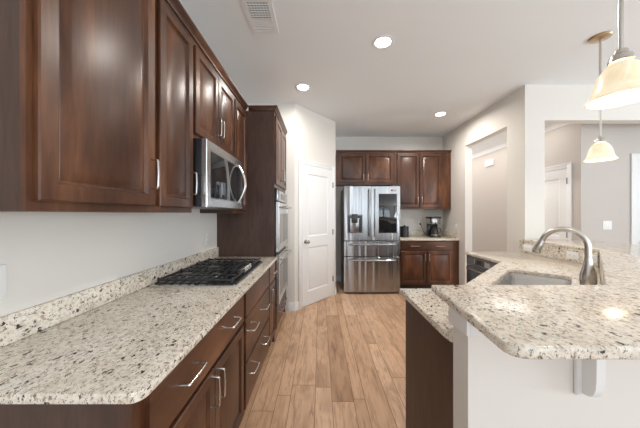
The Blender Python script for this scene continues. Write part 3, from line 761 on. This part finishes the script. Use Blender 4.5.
# dishwasher
dwt = thing('dishwasher', 'dark stainless dishwasher under the peninsula counter beside the sink', 'dishwasher', (2.05, 2.8, 0))
B(1.812, 2.498, 0.10, 2.39, 3.098, 0.880).build('tub', 'black', dwt)
B(1.86, 2.50, 0.0, 2.38, 3.096, 0.0995).build('toe_kick', 'black', dwt)
PD = F((1.8115, 3.098, 0), (0, -1, 0))
d = B(0, 0.11, 0, 0.60, 0.765, 0.04, 0.006, PD).build('door', 'dark_steel', dwt)
c_ = B(0, 0.77, 0, 0.60, 0.878, 0.04, 0.006, PD).build('control_panel', 'grey', dwt)
B(0.16, 0.795, 0.0402, 0.44, 0.85, 0.0415, 0, PD).build('display', 'steel', c_)
MB().tube([PD(0.05, 0.735, 0.038), PD(0.05, 0.735, 0.065), PD(0.08, 0.735, 0.072), PD(0.52, 0.735, 0.072), PD(0.55, 0.735, 0.065), PD(0.55, 0.735, 0.038)], 0.009, 10).build('handle', 'nickel', d)

# knee wall carrying the raised bar
struct('wall_peninsula_front', MB().prism([(0.487, 0.842), (1.30, 0.842), (1.085, 0.936), (0.487, 0.936)], 0, 1.0365), 'wall')
struct('wall_peninsula_diagonal', MB().prism([(1.30, 0.842), (2.575, 2.06), (2.4395, 2.207), (1.255, 1.098), (1.085, 0.936)], 0, 1.0365), 'wall')
struct('wall_peninsula_side', MB().prism([(2.575, 2.06), (2.575, 3.108), (2.4395, 3.108), (2.4395, 2.207)], 0, 1.0365), 'wall')
# flat moulding under the bar top
tm = MB().box(0.475, 0.829, 0.973, 0.4868, 0.948, 1.0362, 0.002).box(0.4872, 0.829, 0.973, 1.28, 0.8418, 1.0362, 0.002)
struct('trim_6', tm, 'white')
BT = [(0.478, 1.100), (1.225, 1.100), (2.415, 2.215), (2.415, 3.106), (2.74, 3.10), (2.93, 3.03), (3.06, 2.92), (3.12, 2.75), (3.12, 2.14), (1.61, 0.581), (0.488, 0.581), (0.464, 0.585), (0.447, 0.597), (0.439, 0.617)]
bt = MB().prism(BT, 1.037, 1.067, 0.007, seg=3).build('bar_top', 'granite')
tag(bt, 'raised cream granite breakfast bar top with clipped corner at front right', 'countertop')
# corbel under the bar
cbk = thing('corbel', 'white curved corbel bracket under the raised granite bar', 'corbel', (0.873, 0.842, 0.77))
PC = F((0, 0.8415, 0), (1, 0, 0))
B(0.832, 0.782, 0.0, 0.914, 0.972, 0.014, 0.003, PC).build('back_plate', 'white', cbk)
prof = [(0.0142, 0.792), (0.030, 0.793), (0.042, 0.799), (0.050, 0.811), (0.055, 0.828), (0.057, 0.85), (0.058, 0.90), (0.058, 1.036), (0.0142, 1.036)]
MB().extr(prof, PC, 0.847, 0.875).build('bracket', 'white', cbk)

# ------------------------------------------------------------------ ceiling fittings
def recessed(x, y, label, power=11):
    t = thing('recessed_light', label, 'ceiling light', (x, y, CEIL), 'recessed ceiling lights')
    MB().lathe([(0.068, -0.0005), (0.096, -0.0005), (0.097, -0.004), (0.092, -0.007), (0.072, -0.005), (0.068, -0.0005)], (x, y, CEIL), seg=32, cap=False).build('trim_ring', 'white', t)
    MB().lathe([(0.0, -0.003), (0.069, -0.003), (0.069, -0.001), (0.0, -0.001)], (x, y, CEIL), seg=32, cap=False).build('lens', 'lens', t)
    d = bpy.data.lights.new('recessed_lamp', 'AREA'); d.shape = 'DISK'; d.size = 0.13; d.energy = power; d.color = WARM; d.spread = math.radians(170)
    o = bpy.data.objects.new('recessed_lamp', d); C.objects.link(o); o.parent = t; o.location = (0, 0, -0.012)
recessed(0.576, 2.34, 'round recessed ceiling light nearest the camera, right of centre')
recessed(-0.21, 3.17, 'round recessed ceiling light above the pantry door, left of the others', 5)
recessed(1.89, 4.02, 'round recessed ceiling light farthest back near the right wall')

v_ = thing('ceiling_vent', 'white rectangular louvred air vent in the ceiling above the cabinets', 'air vent', (-0.467, 2.03, CEIL))
vx0, vx1, vy0, vy1 = -0.58, -0.355, 1.86, 2.217
m = MB()
for q in ((vx0, vy0, vx1, vy0+0.03), (vx0, vy1-0.035, vx1, vy1), (vx0, vy0+0.03, vx0+0.035, vy1-0.035), (vx1-0.035, vy0+0.03, vx1, vy1-0.035), (vx0+0.035, 2.045, vx1-0.035, 2.053)):
    m.box(q[0], q[1], CEIL-0.009, q[2], q[3], CEIL-0.0006)
m.build('frame', 'white', v_)
B(vx0+0.035, vy0+0.03, CEIL-0.0024, vx1-0.035, 2.045, CEIL-0.0008).build('duct', 'vent_dark', v_)
B(vx0+0.035, 2.053, CEIL-0.0024, vx1-0.035, vy1-0.035, CEIL-0.0008).build('damper', 'white', v_)
for k in range(6):
    yy = vy0+0.045+0.023*k; B(vx0+0.035, yy, CEIL-0.012, vx1-0.035, yy+0.006, CEIL-0.0026).build('louvre', 'white', v_)
for k in range(6):
    xx = vx0+0.055+0.0235*k; B(xx, vy0+0.03, CEIL-0.0085, xx+0.003, 2.045, CEIL-0.0025).build('louvre', 'white', v_)
for k in range(4):
    yy = 2.066+0.030*k; B(vx0+0.035, yy, CEIL-0.0085, vx1-0.035, yy+0.018, CEIL-0.0026).build('louvre', 'white', v_)

def pendant(x, y, zb, label, power, canopy_m, rod_m):
    t = thing('pendant_light', label, 'pendant light', (x, y, CEIL))
    MB().lathe([(0.078, -0.0005), (0.080, -0.006), (0.070, -0.016), (0.03, -0.024), (0.012, -0.03)], (x, y, CEIL), seg=28).build('canopy', canopy_m, t)
    MB().tube([(x, y, CEIL-0.03), (x, y, zb+0.209)], 0.0085, 12).build('rod', rod_m, t)
    MB().lathe([(0.010, 0.209), (0.020, 0.206), (0.024, 0.190), (0.034, 0.182), (0.039, 0.160), (0.036, 0.156)], (x, y, zb), seg=24).build('socket_cap', rod_m, t)
    outer = [(0.106, 0.0), (0.105, 0.006), (0.096, 0.016), (0.088, 0.032), (0.082, 0.054), (0.077, 0.080), (0.068, 0.108), (0.054, 0.132), (0.038, 0.150)]
    inner = [(max(r-0.005, 0.03), max(z-0.004, 0.001)) for r, z in outer][::-1]
    sh = MB().lathe(outer + inner + [outer[0]], (x, y, zb), seg=40, cap=False).build('shade', 'alabaster', t)
    MB().lathe([(0.012, 0.17), (0.014, 0.14), (0.027, 0.11), (0.030, 0.09), (0.022, 0.068), (0.004, 0.06)], (x, y, zb), seg=18).build('bulb', 'bulb', t)
    d = bpy.data.lights.new('pendant_lamp', 'POINT'); d.energy = power; d.color = WARM; d.shadow_soft_size = 0.03
    o = bpy.data.objects.new('pendant_lamp', d); C.objects.link(o); o.parent = t; o.location = (0, 0, zb+0.035-CEIL)
pendant(1.257, 1.07, 1.848, 'nearer alabaster bell pendant light hanging over the bar at right edge', 1.0, 'nickel', 'nickel')
pendant(2.485, 2.27, 1.848, 'farther alabaster bell pendant light with bronze canopy over the bar', 1.0, 'bronze_canopy', 'nickel')
